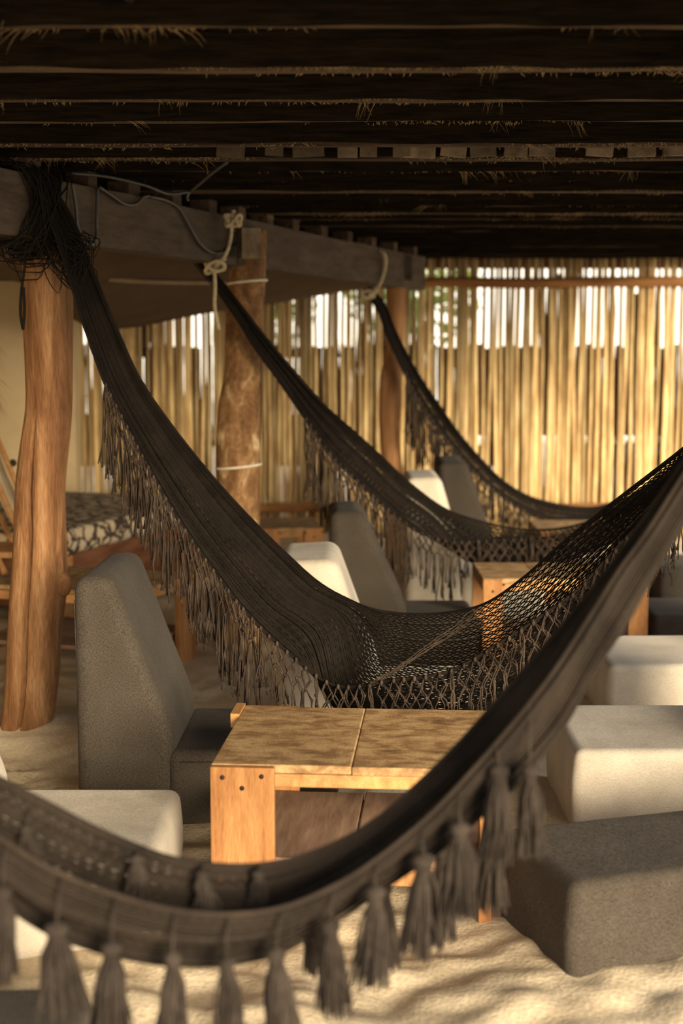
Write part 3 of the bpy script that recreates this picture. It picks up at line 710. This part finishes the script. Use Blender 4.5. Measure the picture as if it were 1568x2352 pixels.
fringe(h1, cN, .047, lambda s_: .32 if s_ < dN[i0] + 1.1 else .215, M['fringe'], cord=.0027, row=.034, s0=dN[i0], s1=dN[i1], seed=3, out=.02, plain=lambda s_: 4 if s_ < dN[i0] + 1.15 else 0, loose=.15)
# pale fold thread across the belly
m_ = MB()
for q in range(5):
    m_.tube(spline([P(1092 + q * 3, 1398, 4.9), P(1040 + q * 6, 1440, 4.84), P(960 + q * 3, 1500, 4.80), P(845 + q * 5, 1572, 4.80)], 12) + rng.normal(0, .004, (12, 3)), .0016, 4)
m_.build('loose_threads', M['fringe'], h1)
# tangle of end loops over the beam
m_ = MB(); bc = beam_pt(5.72, 0, 0)
for q in range(95):
    along = random.gauss(0, .05); hw = .075 + abs(random.gauss(0, .022)); zt = BZ1 + .015 + abs(random.gauss(0, .02)); zb = BZ0 - abs(random.gauss(0, .05)); sk = random.gauss(0, .07)
    pts = []
    for t in np.linspace(0, 2 * math.pi, 15):
        ca, sa = math.cos(t), math.sin(t); ca = math.copysign(abs(ca) ** .5, ca); sa = math.copysign(abs(sa) ** .5, sa)
        pts.append(bc + BN * hw * ca + BD * (along + sk * sa + random.gauss(0, .006)) + np.array((0, 0, (zt + zb) / 2 + (zt - zb) / 2 * sa)) + rng.normal(0, .005, 3))
    m_.tube(pts, .0028, 4, False)
for q in range(40):                                                     # loose bights hanging below
    a = bc + BN * .10 + BD * random.gauss(.02, .05) + np.array((0, 0, random.uniform(1.98, 2.10))); dx = random.uniform(.02, .09); L = random.uniform(.06, .2)
    m_.tube(spline([a, a + np.array((dx * .3 + .03, -.02, -L * .7)), a + np.array((dx + .05, -.02, -L)), a + np.array((dx * 1.2 + .06, 0, -L * .4)), a + np.array((.07, 0, -.02))], 10), .0022, 4, False)
tag(m_.build('end_loops', M['net'], h1), kind='stuff')

# --- the next two hammocks behind
h2 = empty('hammock'); tag(h2, 'dark brown fringed hammock roped beside the bark post, second behind the netted one', 'hammock', 'hammocks')
def Y2(px): return float(np.interp(px, [450, 600, 660, 760, 900, 1300, 1568, 2050], [7.32, 7.40, 7.52, 7.86, 8.12, 8.12, 7.7, 7.0]))
rows2 = [((448, 596), (462, 588), None), ((520, 690), (530, 672), None), ((575, 785), (600, 762), None), ((640, 875), (680, 858), None), ((702, 965), (745, 930), None), ((762, 1050), (805, 985), None),
         ((830, 1115), (868, 1042), None), ((898, 1178), (935, 1105), None), ((965, 1225), (1012, 1163), None), ((1045, 1245), (1095, 1195), (1060, 1272)), ((1130, 1242), (1185, 1214), (1130, 1296)),
         ((1230, 1236), (1280, 1214), (1230, 1302)), ((1335, 1220), (1370, 1190), (1335, 1270)), ((1450, 1180), (1460, 1130), (1450, 1215)), ((1568, 1100), (1568, 1060), (1568, 1120)), ((1800, 890), (1800, 870), (1800, 900)), ((2050, 640), (2050, 632), (2050, 645))]
k2 = [K3(a, f, Y2(a[0]), b, .10 if i > 4 else .03, .10 if i > 4 else .03, .03) for i, (a, f, b) in enumerate(rows2)]
cN2, cB2, cF2, s2_, L2 = make_net('net', k2, 120, .0034, .034, M['net'], h2, pleat=.010, n_pl=3.0)
dN2 = np.concatenate(([0], np.cumsum(np.linalg.norm(np.diff(cN2, axis=0), axis=1))))
i0 = int(np.argmin(np.linalg.norm(cN2 - k2[4][0], axis=1))); i1 = int(np.argmin(np.linalg.norm(cN2 - k2[14][0], axis=1)))
i9 = int(np.argmin(np.linalg.norm(cN2 - k2[9][0], axis=1)))
fringe(h2, cN2, .048, lambda s_: .40 if s_ < dN2[i0] + .5 else (.30 if s_ < dN2[i9] else .15), M['fringe'], cord=.0032, row=.032, s0=dN2[i0], s1=dN2[i1], seed=5, out=.03, plain=1)
h3 = empty('hammock'); tag(h3, 'dark brown fringed hammock roped at the far wavy post, farthest back', 'hammock', 'hammocks')
def Y3(px): return float(np.interp(px, [830, 925, 1040, 1100, 1400, 1568, 2000], [9.75, 10.02, 10.38, 10.5, 10.45, 10.05, 9.4]))
rows3 = [((838, 664), (850, 660)), ((866, 704), (880, 694)), ((890, 770), (908, 760)), ((930, 860), (955, 850)), ((978, 945), (1008, 930)), ((1028, 1015), (1056, 998)), ((1080, 1075), (1105, 1055)), ((1140, 1132), (1160, 1108)),
         ((1200, 1172), (1220, 1142)), ((1250, 1194), (1290, 1160)), ((1330, 1196), (1370, 1164)), ((1420, 1178), (1440, 1140)), ((1568, 1110), (1568, 1075)), ((1800, 930), (1800, 910)), ((2010, 740), (2010, 730))]
k3 = [K3(a, f, Y3(a[0]), None, .06, .08, .05) for a, f in rows3]
cN3, cB3, cF3, s3_, L3 = make_net('net', k3, 90, .0040, .045, M['net'], h3, pleat=.010, n_pl=3.0)
dN3 = np.concatenate(([0], np.cumsum(np.linalg.norm(np.diff(cN3, axis=0), axis=1))))
i0 = int(np.argmin(np.linalg.norm(cN3 - k3[3][0], axis=1))); i1 = int(np.argmin(np.linalg.norm(cN3 - k3[9][0], axis=1)))
fringe(h3, cN3, .055, lambda s_: .42 if s_ < dN3[i0] + .35 else .24, M['fringe'], cord=.0036, row=.036, s0=dN3[i0], s1=dN3[i1], seed=8, out=.03, plain=3)

# --- the nearest hammock with tassels
h0 = empty('hammock'); tag(h0, 'dark brown woven hammock hung with tassels across the foreground', 'hammock', 'hammocks')
def Y0(px): return float(np.interp(px, [-2500, 0, 500, 1000, 1568, 2160], [2.40, 2.42, 2.50, 2.66, 2.86, 3.0]))
rows0 = [((-2450, 40), (-2450, 60), (-2450, 20)), ((-1500, 850), (-1500, 880), (-1500, 800)), ((-700, 1480), (-700, 1560), (-700, 1370)), ((-200, 1815), (-200, 1920), (-200, 1680)), ((0, 1925), (0, 2042), (0, 1788)), ((95, 1985), (108, 2112), (100, 1840)),
         ((250, 2050), (250, 2165), (250, 1916)), ((400, 2090), (390, 2190), (400, 1972)), ((520, 2100), (510, 2190), (520, 1988)), ((650, 2084), (630, 2165), (640, 1980)), ((780, 2028), (742, 2104), (760, 1942)),
         ((885, 1958), (872, 2018), (870, 1878)), ((992, 1868), (985, 1944), (960, 1800)), ((1090, 1764), (1087, 1866), (1050, 1712)), ((1180, 1660), (1182, 1784), (1125, 1628)), ((1262, 1556), (1264, 1692), (1206, 1535)),
         ((1352, 1420), (1362, 1522), (1315, 1408)), ((1422, 1310), (1442, 1402), (1409, 1290)), ((1490, 1216), (1502, 1292), (1480, 1190)), ((1566, 1096), (1568, 1182), (1566, 1066)), ((1800, 760), (1806, 800), (1800, 745)), ((2158, 270), (2160, 282), (2158, 262))]
k0 = [K3(n_, f_, Y0(n_[0]), b_, .10 if -300 < n_[0] < 1400 else .04, .12 if -300 < n_[0] < 1400 else .04, .0) for n_, b_, f_ in rows0]
cN0, cB0, cF0, s0_, L0_ = make_net('net', k0, 190, .0027, .024, M['net_front'], h0, pleat=.011, zig=.30, n_pl=4.0)
def tassel(parent, p, L, w, m, seed, up=None):
    r = random.Random(seed); e = empty('tassel', (0, 0, 0)); e.parent = parent
    p = np.array(p); mc = MB()
    if up is not None: mc.tube([up, (np.array(up) + p) / 2 + np.array((0, -.006, 0)), p], .0026, 5)
    hd = MB(); hr = w * .24
    V = []; n = 12; prof = [(.0, .15), (.1, .75), (.3, 1.0), (.55, 1.02), (.8, .85), (1.0, .62)]
    hl = L * .15
    for t, k in prof:
        for j in range(n): a = 2 * math.pi * j / n; V.append((p[0] + hr * k * math.cos(a) * (1 + .05 * r.random()), p[1] + hr * k * math.sin(a), p[2] - hl * t))
    hd.add(V, [(i * n + j, i * n + (j + 1) % n, (i + 1) * n + (j + 1) % n, (i + 1) * n + j) for i in range(len(prof) - 1) for j in range(n)] + [tuple(range(n))])
    nk = MB(); z = p[2] - hl
    for q in range(3): nk.tube([(p[0] + hr * .68 * math.cos(a), p[1] + hr * .68 * math.sin(a), z - q * .0035) for a in np.linspace(0, 2 * math.pi, 13)], .0026, 4, False)
    sk = MB(); lean = (r.gauss(0, .006), r.gauss(0, .006))
    for q in range(95):
        a = r.uniform(0, 6.283); rad = math.sqrt(r.random()); LL = (L - hl) * r.uniform(.90, 1.04); pts = []
        wb = w * .5 * rad; wav = r.gauss(0, .003)
        for k in range(5):
            t = k / 4; rr = hr * .62 * rad * (1 - t) + (wb * (t ** .75) + hr * .6 * rad * t * 0)
            pts.append((p[0] + rr * math.cos(a) + lean[0] * t + wav * math.sin(t * 5), p[1] + rr * math.sin(a) + lean[1] * t + wav * math.cos(t * 4), z - LL * t))
        sk.tube(pts, [.0024, .0027, .0026, .0024, .0016], 3, False)
    if up is not None: mc.build('cord', m, e)
    hd.build('head', m, e); nk.build('binding', m, e); sk.build('skirt', m, e)
    return e
def tas(px, py, L_px, w_px, Y, edge=None, seed=0):
    p = P(px, py, Y); up = None
    if edge is not None:
        i = int(np.argmin(np.linalg.norm((edge - p)[:, :1], axis=1))); up = edge[i]
    k = Y / F_PX
    return tassel(h0, p, L_px * k, w_px * k, M['tassel'], seed, up)
front = [(5, 2035, 230, 95), (130, 2118, 232, 125), (256, 2162, 250, 110), (396, 2186, 250, 86), (520, 2196, 250, 86), (634, 2176, 250, 96), (760, 2112, 232, 92), (862, 2034, 238, 98), (972, 1960, 248, 112), (1056, 1888, 232, 100), (1146, 1756, 236, 92), (1216, 1756, 226, 80), (-118, 1960, 235, 105)]
for i, (a, b, L, w) in enumerate(front): tas(a, b, L, w, Y0(a) - .135, cN0, i)
back = [(196, 2010, 145, 80), (722, 2080, 160, 80), (884, 2030, 200, 72), (1016, 1940, 232, 84), (1126, 1852, 262, 84)]
for i, (a, b, L, w) in enumerate(back): tas(a, b, L, w, Y0(a) + .13, None, 40 + i)
inner = [(60, 1895, 150, 70), (312, 1965, 100, 62), (462, 2000, 95, 62), (592, 2000, 105, 66)]
for i, (a, b, L, w) in enumerate(inner): tas(a, b, L, w, Y0(a) + .07, cF0, 60 + i)

# ------------------------------------------------------------------ ropes and cables
def cord_thing(name, paths, r, m, label, cat, part=None):
    e = empty(name, tuple(paths[0][0]))
    for nm, pts in zip(part, paths):
        m_ = MB(); m_.tube([np.array(p) - np.array(e.location) for p in spline(pts, max(8, len(pts) * 6))], r, 7); m_.build(nm, m, e)
    tag(e, label, cat); return e
yr = 7.22
knot = [P(535 + 16 * math.cos(a * 1.3) * (1 + .2 * math.sin(3 * a)), 506 + 13 * math.sin(a * 2.1), yr - .02 + .02 * math.sin(a * 1.7)) for a in np.linspace(0, 14, 34)]
knot2 = [P(494 + 22 * math.cos(a), 612 + 12 * math.sin(a * 1.4) - 5 * math.cos(a), yr - .03 * math.sin(a)) for a in np.linspace(0, 12.5, 30)]
cord_thing('rope', [knot, [P(536, 482, yr), P(532, 520, yr), P(528, 555, yr - .01), P(515, 590, yr - .01), P(492, 612, yr)], knot2, [P(492, 612, yr), P(494, 660, yr - .01), P(493, 705, yr), P(499, 740, yr), P(503, 757, yr)], [P(535, 500, yr), P(537, 484, yr)]],
           .0095, M['rope'], 'frayed beige rope knotted over the beam beside the bark post', 'rope', ['knot', 'line', 'knot', 'tail', 'stub'])
yr = 9.72
cord_thing('rope', [[P(866, 572, yr), P(882, 585, yr - .03), P(884, 610, yr), P(876, 640, yr), P(862, 668, yr), P(845, 680, yr - .02)], [P(845 + 14 * math.cos(a), 676 + 8 * math.sin(a), yr) for a in np.linspace(0, 7, 14)]],
           .014, M['rope'], 'beige rope looped round the beam at the far post', 'rope', ['line', 'knot'])
def on_beam(px, py):                    # a point on the near face of the left beam
    lo, hi = 3., 12.
    for _ in range(50):
        mid = (lo + hi) / 2; p = P(px, py, mid); q = beam_pt(mid, .085)
        if p[0] - (-1.19 + (mid - 5.84) * .356 + .085 / .942) > 0: lo, hi = (mid, hi) if p[0] / mid < .356 else (lo, mid)
        else: lo, hi = (lo, mid)
    return P(px, py, lo)
ca = [[on_beam(*q) for q in ((166, 420), (174, 470), (182, 535), (196, 558), (210, 562), (220, 545), (222, 500), (224, 432))],
      [on_beam(*q) for q in ((228, 430), (255, 448), (290, 470), (312, 468), (330, 452), (342, 450))],
      [on_beam(*q) for q in ((345, 452), (385, 462), (410, 478), (432, 515), (455, 555), (480, 577), (510, 580), (535, 565), (556, 540))]]
cord_thing('cable', ca, .0075, M['cable'], 'grey electric cable looping along the side of the near roof beam', 'cable', ['loop', 'loop', 'loop'])
cord_thing('cable', [[P(522, 372, 5.95), P(490, 395, 6.0), P(455, 425, 6.1), P(436, 440, 6.2)], [P(436, 440, 6.2), P(400, 446, 6.15), P(330, 425, 6.0), P(240, 405, 5.9), P(165, 398, 5.85)], [P(436, 440, 6.2), P(430, 452, 6.2), P(432, 462, 6.2)]], .0065, M['cable'], 'thin dark cable strung under the ceiling joists', 'cable', ['run', 'run', 'tail'])
cord_thing('cable', [[P(60, 575, 5.72), P(56, 620, 5.74), P(49, 670, 5.75), P(48, 730, 5.75), P(53, 757, 5.75)], [P(53, 757, 5.75), P(56, 720, 5.74), P(54, 660, 5.74)]], .006, M['net'], 'black cable dangling down the left of the orange log post', 'cable', ['drop', 'return'])

# ------------------------------------------------------------------ greenery beyond the screen
for (cx, cy, cz, rr, lb) in ((.75, 15.0, 2.3, .75, 'leafy green tree glimpsed through the screen beside the far post'), (-.85, 16.4, 2.2, .6, 'leafy green tree glimpsed through the screen left of the far post')):
    e = empty('tree', (cx, cy, 0)); m_ = MB(); m_.tube([(0, 0, -.1), (.03, 0, .9), (-.02, .02, cz)], [.07, .055, .03], 8); m_.build('trunk', M['tree_bark'], e)
    fv = []; ff = []
    for q in range(900):
        v = rng.normal(0, 1, 3); v = v / np.linalg.norm(v) * rr * rng.random() ** .4; c = v + np.array((0, 0, cz)); a = rng.normal(0, 1, 3); a /= np.linalg.norm(a); b_ = np.cross(a, rng.normal(0, 1, 3)); b_ /= np.linalg.norm(b_)
        b0 = len(fv); fv += [c - a * .07, c + b_ * .025, c + a * .07, c - b_ * .025]; ff.append((b0, b0 + 1, b0 + 2, b0 + 3))
    tag(link('foliage', mesh('foliage', fv, ff, False), M['leaf'], e), kind='stuff'); tag(e, lb, 'tree', 'trees beyond the screen')
